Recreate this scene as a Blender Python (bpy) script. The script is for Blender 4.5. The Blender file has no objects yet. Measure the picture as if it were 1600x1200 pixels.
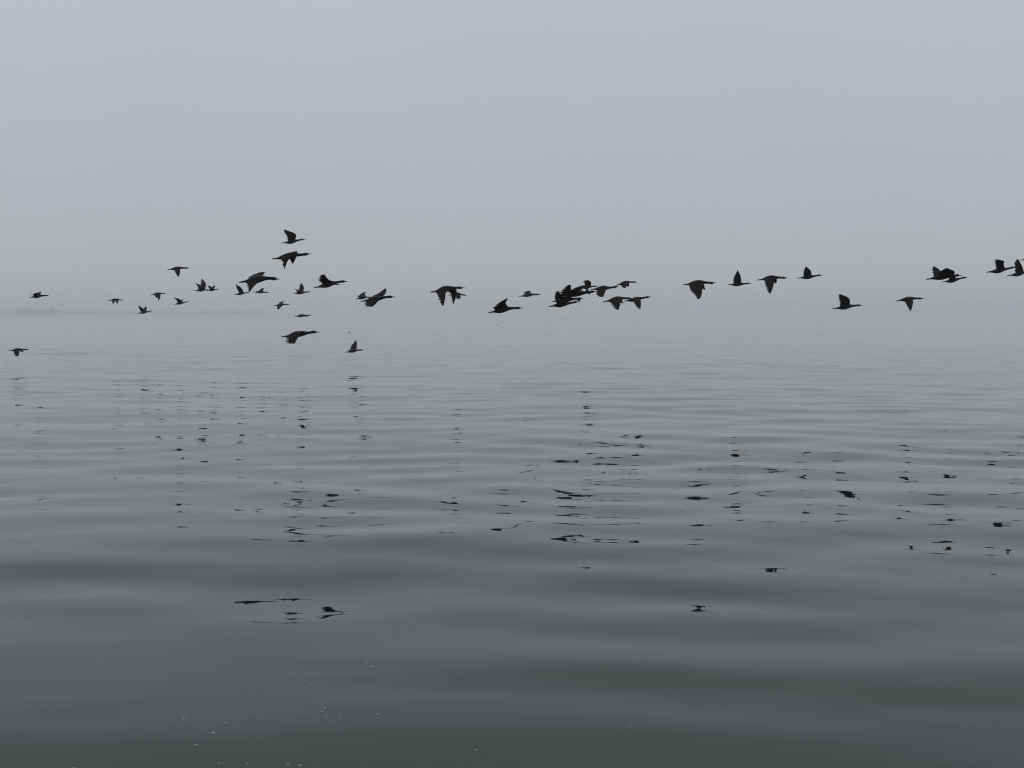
import bpy, bmesh, math, random
import numpy as np
from mathutils import Vector

# ---------------------------------------------------------------- camera
sc = bpy.context.scene
COL = sc.collection
F = 1980.0                      # focal length in pixels of a 1600 x 1200 frame
CAM_H = 2.4                     # eye height over the water, metres
PITCH = math.atan((600 - 487.5) / F)
cam = bpy.data.cameras.new("camera")
cam.sensor_width = 36.0
cam.lens = 36.0 * F / 1600.0
cam.clip_start, cam.clip_end = 0.05, 20000
cam_ob = bpy.data.objects.new("camera", cam)
cam_ob.location = (0, 0, CAM_H)
cam_ob.rotation_euler = (math.pi / 2 - PITCH, 0, 0)
COL.objects.link(cam_ob)
sc.camera = cam_ob

# ---------------------------------------------------------------- sky, sun, exposure
SUN_EL, SUN_AZ = math.radians(52), math.radians(-25)
world = bpy.data.worlds.new("World")
sc.world = world
world.use_nodes = True
nt = world.node_tree
nt.nodes.clear()
N = nt.nodes.new
out = N("ShaderNodeOutputWorld")
bg = N("ShaderNodeBackground")
bg.inputs["Strength"].default_value = 0.103
sky = N("ShaderNodeTexSky")
sky.sky_type = 'NISHITA'
sky.sun_disc = False
sky.sun_elevation = SUN_EL
sky.sun_rotation = SUN_AZ
tc = N("ShaderNodeTexCoord")
sep = N("ShaderNodeSeparateXYZ")
ramp = N("ShaderNodeValToRGB")          # fog and stratus brighten towards the zenith, save for an added darker band
SKY_STOPS = [(0.0, (3.92, 4.12, 4.48)), (0.045, (4.10, 4.32, 4.70)), (0.155, (4.52, 4.72, 5.14)), (0.24, (4.82, 5.05, 5.50)),
             (0.36, (4.45, 4.75, 4.90)), (0.7, (7.3, 7.7, 8.2)), (1.0, (8.5, 9.0, 9.5))]  # first stop here: unseen darker band, added to dim the near water's reflection
cr = ramp.color_ramp
while len(cr.elements) < len(SKY_STOPS):
    cr.elements.new(0.5)
for e, (p, c) in zip(cr.elements, SKY_STOPS):
    e.position = p
    e.color = (c[0] / 10, c[1] / 10, c[2] / 10, 1)
cloud = N("ShaderNodeTexNoise")         # faint uneven thickness of the fog deck
cloud.inputs["Scale"].default_value = 2.2
cloud.inputs["Detail"].default_value = 3
cmap = N("ShaderNodeMapRange")
cmap.inputs["To Min"].default_value = 9.8
cmap.inputs["To Max"].default_value = 10.2
cmap.inputs["From Min"].default_value = 0.3
cmap.inputs["From Max"].default_value = 0.7
scale = N("ShaderNodeVectorMath")
scale.operation = 'SCALE'
mix = N("ShaderNodeMix")
mix.data_type = 'RGBA'
mix.inputs[0].default_value = 0.96
L = nt.links.new
L(tc.outputs["Generated"], sep.inputs[0])
L(tc.outputs["Generated"], cloud.inputs["Vector"])
L(sep.outputs["Z"], ramp.inputs[0])
L(cloud.outputs["Fac"], cmap.inputs["Value"])
L(ramp.outputs["Color"], scale.inputs[0])
L(cmap.outputs[0], scale.inputs["Scale"])
L(sky.outputs[0], mix.inputs[6])
L(scale.outputs[0], mix.inputs[7])
L(mix.outputs[2], bg.inputs["Color"])
L(bg.outputs[0], out.inputs["Surface"])

sun = bpy.data.lights.new("sun", 'SUN')
sun.energy = 0.5
sun.angle = math.radians(30)
sun.color = (1.0, 0.97, 0.93)
sun_ob = bpy.data.objects.new("sun", sun)
d = Vector((math.sin(SUN_AZ) * math.cos(SUN_EL), math.cos(SUN_AZ) * math.cos(SUN_EL), math.sin(SUN_EL)))
sun_ob.rotation_euler = d.to_track_quat('Z', 'Y').to_euler()
sun_ob.location = (0, 0, 30)
COL.objects.link(sun_ob)

vs = sc.view_settings
vs.view_transform = 'Standard'
vs.look = 'None'
vs.exposure = 0.0
vs.gamma = 1.0
vs.use_curve_mapping = False
sc.cycles.use_denoising = True
sc.cycles.volume_bounces = 4
sc.cycles.max_bounces = 8
sc.cycles.pixel_filter_type = 'BLACKMAN_HARRIS'
sc.cycles.filter_width = 1.15

# ---------------------------------------------------------------- helpers
def ray(px, py):
    xc, yc = (px - 800) / F, -(py - 600) / F
    c, s = math.cos(PITCH), math.sin(PITCH)
    return np.array([xc, c + yc * s, -s + yc * c])

def at(px, py, Y):
    r = ray(px, py)
    return np.array([0, 0, CAM_H]) + r * (Y / r[1])

def on_water(px, py):
    r = ray(px, py)
    return np.array([0, 0, CAM_H]) + r * (-CAM_H / r[2])

def tag(o, label=None, cat=None, group=None, kind=None):
    if label: o["label"] = label
    if cat: o["category"] = cat
    if group: o["group"] = group
    if kind: o["kind"] = kind
    return o

def material(name, color, rough=0.6, noise=None, spec=0.5, ior=None):
    m = bpy.data.materials.new(name)
    m.use_nodes = True
    b = m.node_tree.nodes["Principled BSDF"]
    b.inputs["Base Color"].default_value = (*color, 1)
    b.inputs["Roughness"].default_value = rough
    b.inputs["Specular IOR Level"].default_value = spec
    if ior: b.inputs["IOR"].default_value = ior
    if noise:
        sc_, col2, stretch = noise
        t = m.node_tree.nodes.new("ShaderNodeTexCoord")
        mp = m.node_tree.nodes.new("ShaderNodeMapping")
        mp.inputs["Scale"].default_value = stretch
        n = m.node_tree.nodes.new("ShaderNodeTexNoise")
        n.inputs["Scale"].default_value = sc_
        n.inputs["Detail"].default_value = 4
        r = m.node_tree.nodes.new("ShaderNodeValToRGB")
        r.color_ramp.elements[0].position = 0.35
        r.color_ramp.elements[1].position = 0.68
        r.color_ramp.elements[0].color = (*color, 1)
        r.color_ramp.elements[1].color = (*col2, 1)
        k = m.node_tree.links.new
        k(t.outputs["Object"], mp.inputs[0]); k(mp.outputs[0], n.inputs["Vector"])
        k(n.outputs["Fac"], r.inputs[0]); k(r.outputs[0], b.inputs["Base Color"])
    return m

def mesh_object(name, verts, faces, mats, parent=None, loc=(0, 0, 0), mat_idx=None, smooth=True):
    me = bpy.data.meshes.new(name)
    me.from_pydata([tuple(v) for v in verts], [], faces)
    for m in mats: me.materials.append(m)
    if mat_idx is not None: me.polygons.foreach_set("material_index", mat_idx)
    me.polygons.foreach_set("use_smooth", [smooth] * len(me.polygons))
    me.update()
    o = bpy.data.objects.new(name, me)
    o.location = loc
    COL.objects.link(o)
    if parent: o.parent = parent
    return o

def hermite(ts, ps, t):
    """smooth curve through points ps at parameters ts, sampled at t (arrays)"""
    ts, ps = np.asarray(ts, float), np.asarray(ps, float)
    if ps.ndim == 1: ps = ps[:, None]
    n = len(ts)
    if n == 2:
        u = ((t - ts[0]) / (ts[1] - ts[0]))[:, None]
        return ps[0] * (1 - u) + ps[1] * u
    m = np.zeros_like(ps)
    dd = (ps[1:] - ps[:-1]) / (ts[1:] - ts[:-1])[:, None]
    m[1:-1] = 0.5 * (dd[1:] + dd[:-1])
    m[0], m[-1] = dd[0], dd[-1]
    i = np.clip(np.searchsorted(ts, t, side='right') - 1, 0, n - 2)
    h = (ts[i + 1] - ts[i])[:, None]
    u = ((t - ts[i])[:, None]) / h
    return ((2*u**3 - 3*u**2 + 1) * ps[i] + (u**3 - 2*u**2 + u) * h * m[i]
            + (-2*u**3 + 3*u**2) * ps[i + 1] + (u**3 - u**2) * h * m[i + 1])

# ---------------------------------------------------------------- water
rng = np.random.default_rng(2223)
WAVES = []
def add_waves(n, lo, hi, slope, spread, mean=0.0):
    for _ in range(n):
        lam = math.exp(rng.uniform(math.log(lo), math.log(hi)))
        th = mean + rng.normal(0, spread)
        k = 2 * math.pi / lam
        a = slope / math.sqrt(n) * math.sqrt(2) / k
        WAVES.append((k * math.sin(th), k * math.cos(th), a, rng.uniform(0, 2 * math.pi), k))
add_waves(26, 3.0, 9.0, 0.0120, 0.42, 0.06)
add_waves(44, 1.2, 2.9, 0.0350, 0.46, -0.05)
add_waves(34, 0.45, 1.0, 0.0090, 0.50, 0.10)
NLONG = 26

def wave_height(x, y, step=None):
    z = np.zeros_like(x)
    patch = 0.72 + 0.28 * np.sin(0.11 * x + 0.17 * y + 1.0) * np.sin(0.07 * x - 0.21 * y + 2.0)
    patch = patch * (0.42 + 0.58 * np.clip((y - 6.0) / 4.0, 0, 1))      # calmer in the boat's lee
    for i, (kx, ky, a, ph, k) in enumerate(WAVES):
        f = a * np.sin(kx * x + ky * y + ph)
        if step is not None: f = f * np.exp(-(k * step * 0.35) ** 2)
        if i >= NLONG: f = f * patch
        z += f
    # the last broad swell of a passing boat's wake, rolling in along a slightly slanting front
    q = y - 0.06 * x - 13.4
    z += 0.036 * np.exp(-(q / 10.0) ** 2) * np.cos(2 * math.pi * q / 16.0 + 0.25 * np.sin(0.19 * x))
    return z

WATER_R = 3900.0
def build_water():
    rows = np.concatenate([np.array([-30, -10, 0.3, 1.5]), 2.5 * np.exp(np.arange(0, math.log(WATER_R / 2.5), 0.0058)), [WATER_R]])
    ang = np.radians(np.linspace(-62, 62, 420))
    # rows fan out from a point behind the camera, so the sheet reaches past both edges of the view
    yy = rows[:, None] * np.ones_like(ang)[None]
    xx = (np.abs(rows)[:, None] + 6.0) * np.tan(ang)[None]
    step = np.gradient(rows)[:, None] * np.ones_like(xx)
    zz = wave_height(xx, yy, np.abs(step))
    zz *= np.clip((np.abs(rows)[:, None]) / 1.5, 0, 1)
    nr, nc = xx.shape
    V = np.stack([xx, yy, zz], -1).reshape(-1, 3)
    idx = np.arange(nr * nc).reshape(nr, nc)
    Q = np.stack([idx[:-1, :-1], idx[:-1, 1:], idx[1:, 1:], idx[1:, :-1]], -1).reshape(-1, 4)
    me = bpy.data.meshes.new("water")
    me.vertices.add(len(V)); me.vertices.foreach_set("co", V.astype(np.float32).ravel())
    me.loops.add(Q.size); me.loops.foreach_set("vertex_index", Q.astype(np.int32).ravel())
    me.polygons.add(len(Q))
    me.polygons.foreach_set("loop_start", np.arange(0, Q.size, 4, dtype=np.int32))
    me.polygons.foreach_set("loop_total", np.full(len(Q), 4, np.int32))
    me.polygons.foreach_set("use_smooth", np.ones(len(Q), bool))
    me.update(calc_edges=True)
    me.validate()
    m = material("sea_water", (0.003, 0.0095, 0.007), 0.015, ior=1.333)
    t = m.node_tree
    b = t.nodes["Principled BSDF"]
    co = t.nodes.new("ShaderNodeTexCoord")
    mp = t.nodes.new("ShaderNodeMapping")
    mp.inputs["Rotation"].default_value = (0, 0, math.radians(4))
    mp.inputs["Scale"].default_value = (0.30, 1.0, 1.0)
    n1 = t.nodes.new("ShaderNodeTexNoise"); n1.inputs["Scale"].default_value = 1.6
    n1.inputs["Detail"].default_value = 2.0; n1.inputs["Roughness"].default_value = 0.4
    n2 = t.nodes.new("ShaderNodeTexNoise"); n2.inputs["Scale"].default_value = 0.22
    n2.inputs["Detail"].default_value = 3.0
    s1 = t.nodes.new("ShaderNodeMath"); s1.operation = 'MULTIPLY'; s1.inputs[1].default_value = 0.005
    s2 = t.nodes.new("ShaderNodeMath"); s2.operation = 'MULTIPLY_ADD'; s2.inputs[1].default_value = 0.030
    bp = t.nodes.new("ShaderNodeBump"); bp.inputs["Strength"].default_value = 1.0
    bp.inputs["Distance"].default_value = 1.0
    k = t.links.new
    k(co.outputs["Object"], mp.inputs[0])
    k(mp.outputs[0], n1.inputs["Vector"]); k(mp.outputs[0], n2.inputs["Vector"])
    k(n1.outputs["Fac"], s1.inputs[0]); k(n2.outputs["Fac"], s2.inputs[0]); k(s1.outputs[0], s2.inputs[2])
    k(s2.outputs[0], bp.inputs["Height"]); k(bp.outputs[0], b.inputs["Normal"])
    me.materials.append(m)
    o = bpy.data.objects.new("water", me)
    COL.objects.link(o)
    tag(o, kind="structure")
build_water()

# ---------------------------------------------------------------- far ship and breakwater in the fog
M_SHIP = material("ship_paint", (0.12, 0.125, 0.13), 0.6, (0.3, (0.17, 0.17, 0.17), (1, 1, 1)))
M_SHIPH = material("ship_hull_paint", (0.07, 0.075, 0.08), 0.6, (0.2, (0.10, 0.09, 0.09), (1, 1, 1)))
M_ROCK = material("breakwater_rock", (0.10, 0.10, 0.10), 0.9, (0.25, (0.16, 0.16, 0.15), (1, 1, 1)))

class MB:
    def __init__(s): s.v, s.f = [], []
    def box(s, x0, x1, y0, y1, z0, z1, tx=0, tz=0):
        n = len(s.v)
        s.v += [(x0, y0, z0), (x1, y0, z0), (x1, y1, z0), (x0, y1, z0),
                (x0 + tx, y0, z1), (x1 - tz, y0, z1), (x1 - tz, y1, z1), (x0 + tx, y1, z1)]
        s.f += [(n+3, n+2, n+1, n), (n+4, n+5, n+6, n+7), (n, n+1, n+5, n+4), (n+1, n+2, n+6, n+5), (n+2, n+3, n+7, n+6), (n+3, n, n+4, n+7)]
    def bar(s, a, b, r, n=8, r2=None):
        a, b = Vector(a), Vector(b)
        q = (b - a).to_track_quat('Z', 'Y')
        r2 = r if r2 is None else r2
        m = len(s.v)
        for p, rr in ((a, r), (b, r2)):
            for i in range(n):
                t = 2 * math.pi * i / n
                s.v.append(tuple(p + q @ Vector((rr * math.cos(t), rr * math.sin(t), 0))))
        for i in range(n):
            j = (i + 1) % n
            s.f.append((m + i, m + j, m + n + j, m + n + i))
        s.f.append(tuple(m + n - 1 - i for i in range(n)))
        s.f.append(tuple(m + n + i for i in range(n)))
    def build(s, name, mat, parent=None, loc=(0, 0, 0)):
        return mesh_object(name, s.v, s.f, [mat], parent, loc, smooth=False)

def build_ship():
    Y = 3300.0
    u = Y / F                               # metres per photo pixel there
    base = at(62, 600, Y); base[2] = 0
    root = bpy.data.objects.new("fishing_ship", None)
    root.location = base
    root.scale = (1, 1.55, 1.55)
    COL.objects.link(root)
    tag(root, "faint grey ship silhouette with gantries and deckhouses half lost in fog", "ship")
    # hull: loft of stations along x with a raised bow to the left
    xs = [-35, -33, -27, -15, 0, 15, 25, 29, 31]
    X = [x * u for x in xs]
    deck = [7.2, 6.8, 5.6, 4.6, 4.2, 4.2, 4.6, 4.9, 5.0]
    hw = [0.15, 1.6, 3.6, 4.6, 4.8, 4.8, 4.5, 4.1, 3.6]
    v, f = [], []
    for x, z, w in zip(X, deck, hw):
        rake = -0.10 * z if x < -25 * u else 0.0
        v += [(x + rake, -w, z), (x, -w * 0.8, 0.2), (x, 0, -0.9), (x, w * 0.8, 0.2), (x + rake, w, z)]
    for i in range(len(xs) - 1):
        a, b = 5 * i, 5 * i + 5
        for j in range(4): f.append((a + j, b + j, b + j + 1, a + j + 1))
        f.append((a + 4, b + 4, b, a))
    f.append((0, 1, 2, 3, 4)); f.append(tuple(5 * (len(xs) - 1) + j for j in (4, 3, 2, 1, 0)))
    mesh_object("hull", v, f, [M_SHIPH], root, smooth=False)
    m = MB(); m.box(-27*u, -13*u, -3.2, 3.2, 4.3, 7.4, 1.2, 0.4); m.box(-24*u, -17*u, -2.6, 2.6, 7.4, 9.0, 0.6, 0.2)
    wh = m.build("wheelhouse", M_SHIP, root)
    m = MB()
    for k in range(5): m.box((-23.2 + 1.2*k)*u, (-22.3 + 1.2*k)*u, -2.68, -2.55, 7.9, 8.6)
    m.build("window", material("dark_ship_window", (0.01, 0.012, 0.015), 0.2), wh)
    for x0, x1, zt in ((-8*u, 3*u, 10.6), (14*u, 23*u, 10.4)):
        m = MB()
        for yy in (-3.2, 3.2):
            m.bar((x0 + 0.8, yy, 4.1), (x0 + 0.8, yy, zt), 0.28); m.bar((x1 - 0.8, yy, 4.1), (x1 - 0.8, yy, zt - 0.5), 0.24)
            m.bar((x0, yy, zt), (x1, yy, zt - 0.2), 0.30)
            m.bar((x0 + 0.8, yy, 6.0), (x1 - 0.8, yy, zt - 0.6), 0.14)
        m.bar((x0 + 0.8, -3.2, zt), (x0 + 0.8, 3.2, zt), 0.26); m.bar((x1 - 0.8, -3.2, zt - 0.3), (x1 - 0.8, 3.2, zt - 0.3), 0.26)
        m.build("gantry", M_SHIP, root)
    m = MB(); m.box(19*u, 27*u, -3.4, 3.4, 4.3, 8.2, 0.3, 0.8); m.build("deckhouse", M_SHIP, root)
    m = MB(); m.box(-11*u, 13*u, -3.0, 3.0, 4.1, 5.6, 0.2, 0.2); m.build("hatch_cover", M_SHIP, root)
    m = MB(); m.bar((-20*u, 0, 9.0), (-20*u, 0, 12.4), 0.2, r2=0.1); m.bar((-20*u, -1.6, 11.0), (-20*u, 1.6, 11.0), 0.1)
    m.build("mast", M_SHIP, root)
build_ship()

def build_breakwater():
    Y = 3700.0
    x0, x1 = at(-260, 600, Y)[0], at(455, 600, Y)[0]
    r = random.Random(4)
    n, prof = 220, 7
    v, f = [], []
    for i in range(n):
        t = i / (n - 1)
        x = x0 + (x1 - x0) * t
        end = min(1.0, (1 - t) / 0.10)
        h = 1.9 * (3.3 + 0.7 * math.sin(t * 23) + 0.5 * math.sin(t * 61 + 1)) * (0.35 + 0.65 * end) * (1 - 0.35 * t)
        for j in range(prof):
            a = -1 + 2 * j / (prof - 1)
            z = -1.0 + (h + 1.0) * (1 - abs(a) ** 1.6) + r.uniform(-0.35, 0.35) * (1 - abs(a))
            v.append((x + r.uniform(-0.8, 0.8), a * 14 + r.uniform(-0.4, 0.4), z))
    for i in range(n - 1):
        for j in range(prof - 1):
            a = i * prof + j
            f.append((a, a + prof, a + prof + 1, a + 1))
    o = mesh_object("breakwater", v, f, [M_ROCK], loc=(0, Y, 0), smooth=False)
    tag(o, "low dark breakwater line on the foggy horizon behind the ship", "breakwater")
build_breakwater()

# ---------------------------------------------------------------- cormorants
M_BODY = material("black_plumage", (0.005, 0.005, 0.006), 0.55, (9, (0.008, 0.0075, 0.0075), (1, 1, 2)), spec=0.15)
M_WING = material("brown_black_wing_feathers", (0.011, 0.009, 0.008), 0.6, (16, (0.028, 0.022, 0.018), (2.5, 0.6, 0.6)), spec=0.0)
M_BILL = material("grey_horn_bill", (0.045, 0.042, 0.04), 0.45)
M_EYE = material("dark_eye", (0.004, 0.004, 0.004), 0.1)
LEN = 0.86                                 # bill tip to tail tip, metres
SPAN = 0.60                                # one wing, metres

T_R = np.array([0, .06, .12, .17, .23, .30, .38, .46, .53, .59, .65, .71, .78, .83, .87, .895, .91])
R_V = np.array([.013, .017, .022, .031, .050, .070, .082, .080, .068, .053, .041, .035, .032, .038, .035, .023, .014])
R_H = np.array([.048, .044, .038, .036, .046, .058, .066, .066, .060, .046, .032, .026, .025, .027, .026, .017, .011])

def wing_shell(st, depths, px2w):
    """closed thin shell; st = stations (lex, ley, tex, tey) in pixels from root to tip"""
    n = len(st)
    tt = np.linspace(0, 1, n)
    NS, NC = 37, 6
    t = np.linspace(0, 1, NS)
    S = hermite(tt, np.asarray(st, float), t)
    Dp = hermite(tt, np.asarray(depths, float), t)[:, 0]
    Dp = np.interp(t, tt, depths) * 0.5 + Dp * 0.5
    P = np.zeros((NS, NC + 1, 3))
    for i in range(NS):
        le, te = S[i, :2].copy(), S[i, 2:].copy()
        c = te - le
        if t[i] > 0.30 and i < NS - 1:                       # feather tips along the trailing edge
            w = (t[i] - 0.30) / 0.70
            te = te + c * (0.48 * w) * (0.55, 0.15, -0.75, -0.1)[i % 4]
        for j in range(NC + 1):
            u = j / NC
            q = le + (te - le) * u
            P[i, j] = px2w(q[0], q[1], Dp[i])
    ds = np.gradient(P, axis=0); dc = np.gradient(P, axis=1)
    nrm = np.cross(ds, dc)
    nrm /= np.maximum(np.linalg.norm(nrm, axis=2, keepdims=True), 1e-9)
    u = np.linspace(0, 1, NC + 1)[None]
    thick = 0.0016 + (0.011 * (1 - 0.75 * t))[:, None] * np.sqrt(np.maximum(u, 0.0)) * (1 - u) * 1.9
    if nrm[:, :, 2].mean() < 0: nrm = -nrm; flip = True
    else: flip = False
    camber = (0.016 * (1 - 0.5 * t))[:, None] * (4 * u * (1 - u))
    up = P + nrm * (camber + thick)[..., None]
    dn = P + nrm * (camber - thick)[..., None]
    V = np.concatenate([up.reshape(-1, 3), dn.reshape(-1, 3)])
    m = NS * (NC + 1)
    idx = lambda i, j: i * (NC + 1) + j
    f, mi = [], []
    def face(a): f.append(tuple(a)); 
    for i in range(NS - 1):
        for j in range(NC):
            a = [idx(i, j), idx(i + 1, j), idx(i + 1, j + 1), idx(i, j + 1)]
            f.append(tuple(a)); f.append(tuple(m + q for q in reversed(a)))
    ring = [idx(i, 0) for i in range(NS)] + [idx(NS - 1, j) for j in range(1, NC + 1)] \
        + [idx(i, NC) for i in range(NS - 2, -1, -1)] + [idx(0, j) for j in range(NC - 1, 0, -1)]
    for a, b in zip(ring, ring[1:] + ring[:1]):
        f.append((b, a, m + a, m + b))
    return V, f

def recalc(me):
    bm = bmesh.new(); bm.from_mesh(me)
    bmesh.ops.recalc_face_normals(bm, faces=bm.faces)
    bm.to_mesh(me); bm.free()

BOOL_FAIL = 0
def make_bird(spec):
    global BOOL_FAIL
    ox, oy, k = spec["z"]
    P = lambda p: (ox + p[0] / k, oy + p[1] / k)
    spine = [P(p) for p in spec["s"]]                     # tail tip ... bill tip
    length = math.dist(spine[0], spine[-1])
    size = spec.get("size", 1.0)
    Y = F * LEN * size / length
    ppm = F / Y                                            # pixels per metre at the bird
    xs = np.array([p[0] for p in spine]); ys = np.array([p[1] for p in spine])
    tS = (xs - xs[0]) / (xs[-1] - xs[0])
    centre = lambda t: (xs[0] + (xs[-1] - xs[0]) * t, hermite(tS, ys, np.atleast_1d(np.asarray(t, float)))[:, 0])
    c0 = centre(0.42)
    org = at(float(c0[0]), float(c0[1][0]), Y)
    def px2w(px, py, dy): return at(px, py, Y + dy) - org
    # --- body, neck, head and tail as one lofted tube
    fat = spec.get("fat", 1.0)
    tR = np.linspace(0, 0.91, 40)
    rv = np.interp(tR, T_R, R_V) * LEN * size * fat
    rh = np.interp(tR, T_R, R_H) * LEN * size
    cx, cy = centre(tR)
    NV = 14
    V, Fc = [], []
    for i in range(len(tR)):
        p = px2w(cx[i], cy[i], 0)
        for j in range(NV):
            a = 2 * math.pi * j / NV
            V.append((p[0], p[1] + rh[i] * math.sin(a), p[2] + rv[i] * math.cos(a)))
    for i in range(len(tR) - 1):
        for j in range(NV):
            a, b = i * NV + j, i * NV + (j + 1) % NV
            Fc.append((a, a + NV, b + NV, b))
    Fc.append(tuple(range(NV))); Fc.append(tuple((len(tR) - 1) * NV + NV - 1 - j for j in range(NV)))
    # eyes, small beads set into the sides of the head
    nb = len(Fc)
    ex, ey = centre(0.868)
    for sgn in (-1, 1):
        e = px2w(float(ex), float(ey[0]), 0) + np.array([0, sgn * 0.021 * size, 0.008])
        n0 = len(V); r = 0.006
        V += [tuple(e + np.array(q) * r) for q in ((1,0,0),(-1,0,0),(0,1,0),(0,-1,0),(0,0,1),(0,0,-1))]
        for a, b, c in ((0,2,4),(2,1,4),(1,3,4),(3,0,4),(2,0,5),(1,2,5),(3,1,5),(0,3,5)):
            Fc.append((n0+a, n0+b, n0+c))
    mi = [0] * nb + [2] * 16
    body = mesh_object("cormorant", V, Fc, [M_BODY, M_WING, M_EYE], loc=org, mat_idx=mi)
    recalc(body.data)
    # --- wings
    near, far = spec.get("n"), spec.get("f")
    def shrink(st, q=0.9):
        st = [tuple(s) for s in st]
        r = st[0]
        m = ((r[0] + r[2]) / 2, (r[1] + r[3]) / 2)
        return [r] + [tuple(m[i % 2] + (s[i] - m[i % 2]) * q for i in range(4)) for s in st[1:]]
    if near is None: near = shrink(far)
    if far is None: far = shrink(near)
    wings = []
    for st, sgn in ((near, -1), (far, 1)):
        st = [(*P(s[:2]), *P(s[2:])) for s in st]
        tl = min(max((st[0][0] - xs[0]) / (xs[-1] - xs[0]), 0.36), 0.60)
        te = min(max((st[0][2] - xs[0]) / (xs[-1] - xs[0]), 0.20), tl - 0.12)
        lx, ly = centre(tl); tx, ty = centre(te)
        root = (float(lx), float(ly[0]), float(tx), float(ty[0]))
        st = [root] + st
        dep = [0.010, 0.062 * size]
        seg = SPAN * size / (len(st) - 2)
        for a, b in zip(st[1:], st[2:]):
            pr = math.dist(((a[0]+a[2])/2, (a[1]+a[3])/2), ((b[0]+b[2])/2, (b[1]+b[3])/2)) / ppm
            dep.append(dep[-1] + math.sqrt(max(seg**2 - pr**2, (0.2*seg)**2)))
        wv, wf = wing_shell(st, [sgn * q for q in dep], px2w)
        w = mesh_object("wing_temp", wv, wf, [M_BODY, M_WING, M_EYE], loc=org, mat_idx=[1] * len(wf))
        recalc(w.data)
        wings.append(w)
    # --- grow the wings and the body into one surface
    for w in wings:
        md = body.modifiers.new("union", 'BOOLEAN')
        md.operation = 'UNION'; md.solver = 'EXACT'; md.object = w
        md.use_self = True
    dg = bpy.context.evaluated_depsgraph_get()
    me = bpy.data.meshes.new_from_object(body.evaluated_get(dg))
    for md in list(body.modifiers): body.modifiers.remove(md)
    if len(me.vertices) > len(V):
        old = body.data; body.data = me; bpy.data.meshes.remove(old)
        me.name = "cormorant"
    else:
        BOOL_FAIL += 1
        bm = bmesh.new(); bm.from_mesh(body.data)
        for w in wings: bm.from_mesh(w.data)
        bm.to_mesh(body.data); bm.free()
    for w in wings:
        d_ = w.data; bpy.data.objects.remove(w); bpy.data.meshes.remove(d_)
    body.data.polygons.foreach_set("use_smooth", [True] * len(body.data.polygons))
    # --- bill with a hooked tip
    tb = np.linspace(0.895, 1.0, 9)
    rb = np.array([.018, .016, .0135, .011, .0092, .0080, .0072, .0060, .0020]) * LEN * size
    drop = np.array([0, 0, 0, 0, 0, 0, .001, .004, .011]) * size
    bx, by = centre(tb)
    V, Fc = [], []
    for i in range(9):
        p = px2w(bx[i], by[i], 0)
        for j in range(8):
            a = 2 * math.pi * j / 8
            V.append((p[0], p[1] + rb[i] * .8 * math.sin(a), p[2] - drop[i] + rb[i] * math.cos(a)))
    for i in range(8):
        for j in range(8):
            a, b = i * 8 + j, i * 8 + (j + 1) % 8
            Fc.append((a, b, b + 8, a + 8))
    Fc.append(tuple(range(7, -1, -1))); Fc.append(tuple(64 + j for j in range(8)))
    bl = mesh_object("bill", V, Fc, [M_BILL], parent=body)
    recalc(bl.data)
    tag(body, spec["l"], "bird", "cormorants flying in a loose line over the water")
    return body

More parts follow.
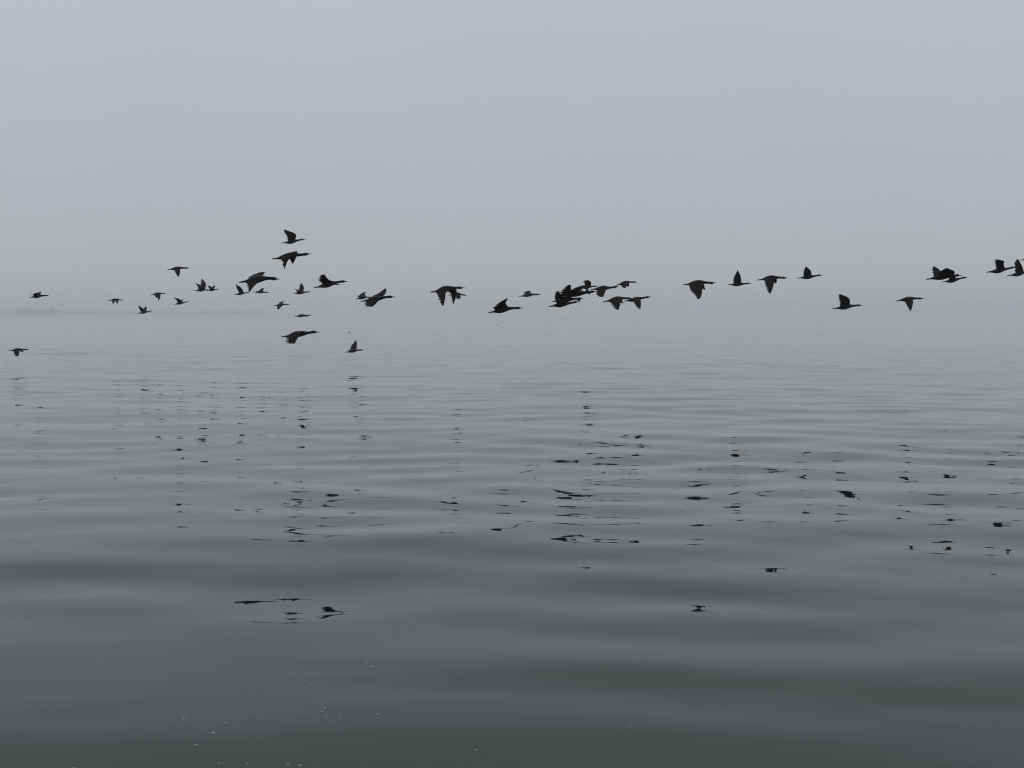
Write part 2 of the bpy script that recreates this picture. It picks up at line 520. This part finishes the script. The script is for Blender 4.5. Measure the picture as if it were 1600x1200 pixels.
Z1, Z2, Z3, Z4 = (0, 420, 8), (160, 400, 8), (350, 340, 8), (420, 450, 1600 / 220)
Z2b, Z5, Z5b = (300, 425, 1600 / 120), (660, 420, 8), (660, 430, 1600 / 90)
Z6, Z6b, Z7, Z8, Z9 = (840, 420, 8), (855, 430, 1600 / 110), (1050, 400, 1600 / 240), (1280, 380, 5), (1440, 390, 10)
BIRDS = [
 dict(z=Z1, l="small cormorant with wings swept back, gliding just above the foggy ship",
      s=[(365,357),(460,346),(510,336),(590,334),(622,337)],
      n=[(490,330,425,348),(465,306,408,322),(430,310,390,337)], f=[(500,325,430,335),(512,302,445,306),(516,290,480,297)]),
 dict(z=Z1, l="lowest bird at far left, wings down, skimming water above its own reflection",
      s=[(112,1023),(215,1012),(280,1009),(345,1011),(370,1014)],
      n=[(242,1018,168,1026),(242,1050,172,1050),(230,1095,190,1093)], f=[(275,1015,240,1020),(290,1032,262,1034),(300,1046,284,1042)]),
 dict(z=Z1, l="small far cormorant at left with both drooping wings forming two short points",
      s=[(1352,397),(1440,386),(1485,383),(1522,391),(1550,396)],
      n=[(1440,392,1398,396),(1432,415,1403,418),(1416,446,1412,445)], f=[(1484,392,1444,396),(1476,415,1452,417),(1464,441,1460,440)]),
 dict(z=Z2, l="lone cormorant with one wing straight down, highest of the far left birds",
      s=[(812,173),(915,158),(970,150),(1062,150),(1097,152)],
      n=[(972,160,898,178),(970,205,922,222),(957,263,948,262)]),
 dict(z=Z2, l="small wings-down cormorant between the two-pointed bird and the raised-wing bird at left",
      s=[(600,491),(670,474),(720,467),(778,470),(802,473)],
      n=[(728,478,672,490),(724,515,688,522),(704,561,700,556)], f=[(705,480,655,484),(690,505,662,505),(677,527,672,524)]),
 dict(z=Z2, l="small cormorant with wings in an open V, close above the left horizon",
      s=[(438,719),(505,708),(555,698),(608,688),(628,684)],
      n=[(535,692,480,700),(505,655,462,662),(456,619,450,622)], f=[(550,690,512,692),(555,655,520,650),(549,630,541,632)]),
 dict(z=Z2, l="small cormorant rising right of the V-winged bird, one wing flung back",
      s=[(890,605),(965,592),(1015,582),(1066,570),(1084,566)],
      n=[(990,578,938,588),(968,540,926,552),(896,518,891,526)], f=[(1005,573,970,578),(1000,556,980,552),(1015,542,1000,545)]),
 dict(z=Z2b, l="left bird of a touching pair, both tall wings raised in steps",
      s=[(35,383),(190,380),(275,372),(345,372),(378,374)],
      n=[(250,340,135,365),(170,270,112,290),(82,230,76,240)], f=[(272,350,178,350),(286,235,186,215),(208,138,196,150)]),
 dict(z=Z2b, l="right bird of the touching pair, smaller, wings in a shallow V",
      s=[(300,384),(405,380),(480,368),(548,357),(580,355)],
      n=[(450,350,372,368),(400,305,348,322),(326,280,320,288)], f=[(465,345,415,350),(480,310,432,302),(482,273,466,277)]),
 dict(z=Z2b, l="small cormorant with curved raised wing, beak meeting the big bird's lowered wingtip",
      s=[(870,468),(1000,456),(1080,440),(1172,428),(1205,424)],
      n=[(1078,425,982,430),(1028,330,945,365),(916,254,910,264)]),
 dict(z=Z3, l="large near cormorant with one wing up and the other lowered to a point",
      s=[(192,809),(285,795),(380,778),(465,764),(545,758),(638,764),(708,771)], fat=1.15,
      n=[(432,800,280,802),(372,862,302,868),(316,936,309,932)], f=[(472,744,330,768),(492,712,318,745),(512,681,418,694)]),
 dict(z=Z3, l="small level cormorant under the big pointed-wing bird, showing one short upright wing",
      s=[(362,932),(450,931),(500,932),(542,936),(570,938)],
      f=[(487,925,432,926),(494,900,445,905),(496,880,472,885)], n=[(475,930,425,931),(462,934,420,935),(440,938,416,938)]),
 dict(z=Z3, l="topmost cormorant of the flock with a broad raised wing bent backward",
      s=[(720,319),(845,302),(910,287),(990,273),(1025,279)],
      n=[(893,275,798,292),(892,204,784,218),(758,148,742,160)]),
 dict(z=Z3, l="large arched cormorant with two drooping wings, directly below the topmost bird",
      s=[(602,516),(695,506),(800,482),(885,466),(965,464),(1038,455),(1100,453)],
      n=[(900,462,690,505),(916,422,700,484),(806,530,726,530),(757,642,746,634)], f=[(905,480,840,490),(898,505,826,520),(878,548,838,542),(858,580,848,570)]),
 dict(z=Z3, l="small cormorant below the arched bird with a tall leaf-shaped upright wing",
      s=[(862,948),(950,941),(1010,933),(1066,928),(1094,931)],
      f=[(992,928,938,930),(998,870,938,882),(970,818,958,824)], n=[(965,932,918,938),(932,906,906,916),(886,892,890,898)]),
 dict(z=Z3, l="dark cormorant with a ragged fanned wing and long climbing neck",
      s=[(1122,879),(1205,858),(1290,840),(1375,818),(1435,805),(1492,797),(1553,804)],
      n=[(1390,802,1232,828),(1312,778,1192,790),(1256,712,1198,728)], f=[(1392,825,1370,833),(1425,838,1400,842),(1456,836,1436,846)]),
 dict(z=Z3, l="small brownish cormorant in a slanted cross pose, below the leaf-winged bird",
      s=[(620,1101),(700,1091),(745,1086),(798,1085),(828,1088)],
      f=[(737,1082,685,1086),(737,1058,692,1066),(754,1046,722,1051)], n=[(737,1090,668,1096),(716,1115,664,1118),(676,1154,668,1148)]),
 dict(z=Z4, l="small flat cormorant with folded-looking wings crossing the horizon line",
      s=[(288,324),(370,313),(415,313),(460,310),(488,308)],
      n=[(412,312,335,316),(400,324,338,326),(385,332,345,332)], f=[(428,316,408,318),(440,324,422,325),(442,330,430,329)]),
 dict(z=Z4, l="large low cormorant with humped back and one wing hanging, beneath the horizon line",
      s=[(146,554),(215,547),(310,525),(395,518),(445,510),(517,500),(580,504)],
      n=[(405,515,218,552),(385,494,222,545),(328,572,206,574),(292,634,208,632)], f=[(425,512,330,515),(424,496,330,497),(440,496,380,497)]),
 dict(z=Z4, l="small low cormorant with one sail-like upright wing, under the humped bird's level",
      s=[(866,731),(945,718),(1000,708),(1062,703),(1090,703)],
      f=[(994,702,924,710),(1002,650,936,660),(994,588,984,600)], n=[(950,715,925,720),(928,707,912,714),(912,700,904,706)]),
 dict(z=Z4, l="small cormorant half hidden behind the tail of a big cross-winged bird",
      s=[(982,124),(1065,113),(1105,106),(1152,105),(1180,103)],
      f=[(1108,98,1030,106),(1090,68,1028,84),(1104,48,1068,52)], n=[(1060,106,1026,110),(1040,98,1012,98),(1020,92,1006,90)]),
 dict(z=Z4, l="large cormorant in a slanted cross pose with blurred brown wing ends",
      s=[(1045,155),(1115,140),(1200,126),(1275,114),(1325,104),(1392,100),(1443,104)],
      f=[(1290,98,1180,92),(1324,66,1236,68),(1338,8,1308,14)], n=[(1240,148,1110,148),(1216,180,1096,182),(1180,214,1116,215)]),
 dict(z=Z5b, l="large cormorant arching over a smaller one, wings hanging like two long daggers",
      s=[(212,472),(380,446),(560,390),(740,362),(870,352),(960,350),(1065,350),(1198,347)],
      n=[(760,420,385,462),(655,490,408,525),(636,640,462,650),(582,862,530,830)], f=[(925,390,700,440),(958,480,780,500),(935,600,806,590),(866,805,845,790)]),
 dict(z=Z5b, l="smaller cormorant tucked under the arching dagger-winged bird's breast",
      s=[(695,553),(870,545),(990,515),(1090,538),(1175,552),(1255,564)],
      n=[(1010,530,830,550),(1064,575,930,595),(1056,648,968,672)]),
 dict(z=Z5, l="low cormorant between the dagger-winged bird and the tight cluster, wing raised forward",
      s=[(822,549),(895,535),(975,520),(1065,498),(1140,491),(1202,489),(1265,489)],
      n=[(1072,478,900,515),(1042,430,926,452),(1070,372,1028,384)], f=[(1030,485,900,500),(985,470,892,486),(940,466,896,478)]),
 dict(z=Z5, l="small cormorant flying level between the forward-winged bird and the tight cluster",
      s=[(1206,346),(1310,330),(1370,322),(1452,320),(1482,321)],
      f=[(1366,315,1270,328),(1350,290,1276,300),(1358,276,1292,284)], n=[(1330,332,1275,336),(1310,342,1274,345),(1290,350,1276,356)]),
 dict(z=Z6b, l="lowest bird of the tight cluster, dark wing raised behind it",
      s=[(28,721),(160,690),(290,672),(430,648),(560,625),(680,605),(750,612)],
      n=[(430,640,218,650),(350,500,178,520),(262,366,190,384)]),
 dict(z=Z6b, l="cluster bird just above the lowest, with blurred brown wing thrust upward",
      s=[(112,602),(260,575),(420,556),(600,540),(760,530),(845,531)],
      n=[(560,520,290,530),(548,370,310,390),(535,215,440,240)], f=[(700,520,590,530),(760,540,670,556),(738,608,708,590)]),
 dict(z=Z6b, l="large arched bird in the middle of the tight cluster, beak low",
      s=[(340,505),(470,470),(640,425),(790,405),(920,388),(1040,374),(1145,369)],
      n=[(760,400,420,475),(690,285,470,395),(860,226,650,320),(930,320,840,305),(992,437,930,428)], f=[(785,400,440,465),(788,320,470,400),(795,240,640,312)]),
 dict(z=Z6b, l="topmost bird of the tight cluster with a blunt square wing held up",
      s=[(745,312),(860,285),(940,268),(1020,252),(1095,250),(1172,253)],
      n=[(990,248,856,262),(996,160,850,172),(930,110,822,134)]),
 dict(z=Z6, l="cormorant leading the tight cluster, broad rounded wing hanging straight down",
      s=[(660,258),(735,252),(815,240),(885,238),(970,227),(1028,222)],
      n=[(860,245,745,262),(842,300,742,310),(818,356,768,352)]),
 dict(z=Z6, l="upper right bird beyond the tight cluster, pale wing drooping, beak pointing right",
      s=[(972,211),(1075,178),(1130,168),(1222,166),(1255,167)],
      n=[(1132,180,1035,190),(1118,212,1046,214),(1092,246,1072,240)], f=[(1140,178,1110,184),(1144,200,1118,206),(1138,226,1122,224)]),
 dict(z=Z6, l="rear bird of an overlapping lower pair, wide wing lowered below its body",
      s=[(816,413),(905,396),(985,376),(1060,368),(1150,370),(1205,373)],
      n=[(1045,380,912,396),(1036,435,925,440),(1014,515,976,510)], f=[(1055,390,1015,400),(1068,415,1042,420),(1074,436,1058,433)]),
 dict(z=Z6, l="front bird of the overlapping lower pair, narrower lowered wing and raised neck",
      s=[(1080,403),(1150,396),(1225,380),(1295,368),(1385,353),(1428,352)],
      n=[(1285,375,1192,392),(1292,430,1218,440),(1288,502,1260,500)]),
 dict(z=Z7, l="ragged wings-down cormorant alone right of the lower pair",
      s=[(115,301),(180,292),(255,280),(320,275),(415,280),(468,279)],
      n=[(325,285,178,305),(316,345,198,362),(302,425,240,405),(272,453,262,446)], f=[(330,290,290,300),(340,325,310,330),(350,353,330,350)]),
 dict(z=Z7, l="cormorant with one slim wing straight up, between two wings-down birds",
      s=[(580,299),(675,296),(735,290),(802,285),(832,284)],
      n=[(722,280,642,288),(716,215,643,232),(688,148,678,154)]),
 dict(z=Z7, l="wings-down cormorant right of the bird with the slim upright wing",
      s=[(890,251),(950,242),(1020,228),(1080,224),(1168,227),(1215,228)],
      n=[(1065,240,962,250),(1056,310,980,320),(1028,394,1008,388)], f=[(1090,240,1055,246),(1092,265,1062,270),(1084,287,1070,282)]),
 dict(z=Z7, l="cormorant with a notched raised wing, last before the gap near the right",
      s=[(1308,231),(1410,220),(1470,212),(1538,200),(1573,203)],
      n=[(1452,203,1370,212),(1446,155,1374,168),(1402,110,1384,122)]),
 dict(z=Z8, l="low cormorant with large raised swept wing, left of the right-hand diving-wing bird",
      s=[(105,511),(195,500),(245,491),(320,485),(344,485)],
      n=[(240,480,163,490),(232,430,162,445),(162,396,152,408)]),
 dict(z=Z8, l="cormorant at right with one pointed wing down, lone below the overlapping pair",
      s=[(598,452),(680,438),(730,432),(800,432),(822,434)],
      n=[(733,440,662,446),(731,480,686,484),(717,532,708,526)]),
 dict(z=Z9, l="upper left of the overlapping right-hand pair, arched grey wing with folded second wing",
      s=[(75,468),(180,446),(290,430),(410,416),(500,408),(572,402),(640,405)],
      n=[(480,410,240,430),(516,345,258,368),(400,288,320,325)], f=[(290,400,190,420),(284,320,172,330),(198,260,176,280)]),
 dict(z=Z9, l="lower right of the overlapping right-hand pair, slender dark body with neck rising",
      s=[(320,506),(470,486),(560,462),(672,438),(730,443)],
      f=[(540,470,420,478),(515,400,428,410),(480,350,440,360)]),
 dict(z=Z9, l="cormorant near right edge with a square pale-tipped wing held upright",
      s=[(1012,353),(1185,333),(1300,308),(1440,277),(1492,270)],
      n=[(1300,290,1165,312),(1284,225,1158,222),(1294,184,1158,150)]),
 dict(z=Z9, l="cormorant cut by the right edge, tapering wing raised over its back",
      s=[(1342,406),(1440,395),(1540,378),(1610,360),(1690,350),(1740,352)],
      n=[(1596,355,1464,375),(1570,260,1456,225),(1512,150,1474,162)]),
 dict(z=Z9, l="highest bird at the right edge, only its dark tail in view",
      s=[(1540,166),(1650,146),(1730,138),(1850,136),(1880,138)],
      n=[(1740,150,1650,158),(1745,210,1680,215),(1720,270,1710,266)]),
]
for spec in BIRDS:
    make_bird(spec)
print("birds", len(BIRDS), "boolean fallbacks", BOOL_FAIL)

# ---------------------------------------------------------------- floats far out
M_FLOAT = material("dark_float", (0.02, 0.02, 0.02), 0.5, (6, (0.035, 0.03, 0.03), (1, 1, 1)))
def make_float(px, py, r, label):
    p = on_water(px, py)
    v, f = [], []
    prof = [(0.0, -0.9), (0.55, -0.75), (0.95, -0.3), (1.0, 0.1), (0.82, 0.55), (0.45, 0.85), (0.2, 0.95), (0.16, 1.3), (0.12, 1.35)]
    n = 14
    for rr, z in prof:
        for j in range(n):
            a = 2 * math.pi * j / n
            v.append((max(rr, 0.01) * r * math.cos(a), max(rr, 0.01) * r * math.sin(a), z * r))
    for i in range(len(prof) - 1):
        for j in range(n):
            a, b = i * n + j, i * n + (j + 1) % n
            f.append((a, b, b + n, a + n))
    f.append(tuple((len(prof) - 1) * n + j for j in range(n)))
    o = mesh_object("net_float", v, f, [M_FLOAT], loc=p)
    tag(o, label, "float")
make_float(777, 507.5, 0.13, "tiny dark round speck on the water below the forward-winged bird")
make_float(546, 519.5, 0.10, "tiny dark speck on the water above the bird with the sail-like wing")

# ---------------------------------------------------------------- foam bubbles on the near water
M_FOAM = material("pale_foam", (0.15, 0.16, 0.16), 0.3, (220, (0.26, 0.27, 0.27), (1, 1, 1)))
BUB = [(643,1022,5),(574,1036,5),(581,1042,6),(485,1070,4),(498,1066,3),(422,1079,3),(514,1095,4),(508,1108,6),(503,1114,6),
       (510,1120,4),(475,1115,4),(531,1123,4),(524,1132,3),(543,1134,3),(527,1146,3),(590,1118,6),(450,1191,5),(469,1193,6),(414,1099,3),
       (287,1124,6),(353,1131,5),(333,1147,8),(307,1165,5),(342,1190,5),(386,1191,5),(320,904,5),(65,971,4),(745,1169,5),(115,1196,5),
       (162,1197,4),(1132,955,6),(950,1130,4),(985,1134,4)]
SPECIAL = {
  (333,1147): "largest pale foam bubble, floating near the bottom left",
  (590,1118): "pale foam bubble alone just right of the loose bubble cluster",
  (643,1022): "pale foam bubble highest and rightmost above the loose bubble cluster",
  (745,1169): "pale foam bubble low in the water, rightmost of the bottom row",
  (320,904): "faint pale foam fleck left of the big bird's near reflection",
  (65,971): "faint pale foam fleck alone near the left edge",
  (1132,955): "faint pale foam fleck alone between the small right-hand reflections",
  (287,1124): "pale elongated foam bubble left of the largest bubble"}
def bubble_mesh():
    v, f = [], []
    n, rings = 12, 5
    for i in range(rings):
        a = math.pi / 2 * i / rings
        for j in range(n):
            t = 2 * math.pi * j / n
            v.append((math.cos(a) * math.cos(t), math.cos(a) * math.sin(t) , math.sin(a) * 0.45 - 0.04))
    v.append((0, 0, 0.41))
    for i in range(rings - 1):
        for j in range(n):
            a, b = i * n + j, i * n + (j + 1) % n
            f.append((a, b, b + n, a + n))
    for j in range(n): f.append(((rings - 1) * n + j, (rings - 1) * n + (j + 1) % n, len(v) - 1))
    # a thin wet collar where the film meets the water
    f.append(tuple(range(n - 1, -1, -1)))
    return v, f
proto = None
rb = random.Random(3)
for px, py, w in BUB:
    p = on_water(px, py)
    p[2] = float(wave_height(np.array([p[0]]), np.array([p[1]]), np.array([0.0058 * p[1]]))[0])
    if proto is None:
        v, f = bubble_mesh()
        o = proto = mesh_object("foam_bubble", v, f, [M_FOAM])
    else:
        o = proto.copy(); COL.objects.link(o)
    r = w * 0.42 * p[1] / F
    o.location = p
    o.scale = (r * rb.uniform(0.9, 1.25), r * rb.uniform(0.8, 1.0), r)
    o.rotation_euler = (0, 0, rb.uniform(-0.4, 0.4))
    lab = SPECIAL.get((px, py)) or "small pale foam bubble among others on the dark near water"
    tag(o, lab, "bubble", "foam bubbles drifting on the near water")

# ---------------------------------------------------------------- fog
def build_haze():
    S = 4300.0
    m = bpy.data.materials.new("sea_fog")
    m.use_nodes = True
    t = m.node_tree
    for n_ in list(t.nodes):
        if n_.type != 'OUTPUT_MATERIAL': t.nodes.remove(n_)
    o_ = next(n_ for n_ in t.nodes if n_.type == 'OUTPUT_MATERIAL')
    pv = t.nodes.new("ShaderNodeVolumePrincipled")
    pv.inputs["Color"].default_value = (0.965, 0.975, 1.0, 1)
    pv.inputs["Density"].default_value = 0.00055
    pv.inputs["Anisotropy"].default_value = 0.0
    t.links.new(pv.outputs[0], o_.inputs["Volume"])
    b = MB(); b.box(-8200, 8200, -60, S, -2.0, 24.0)
    o = b.build("haze", m)
    tag(o, kind="stuff")
build_haze()
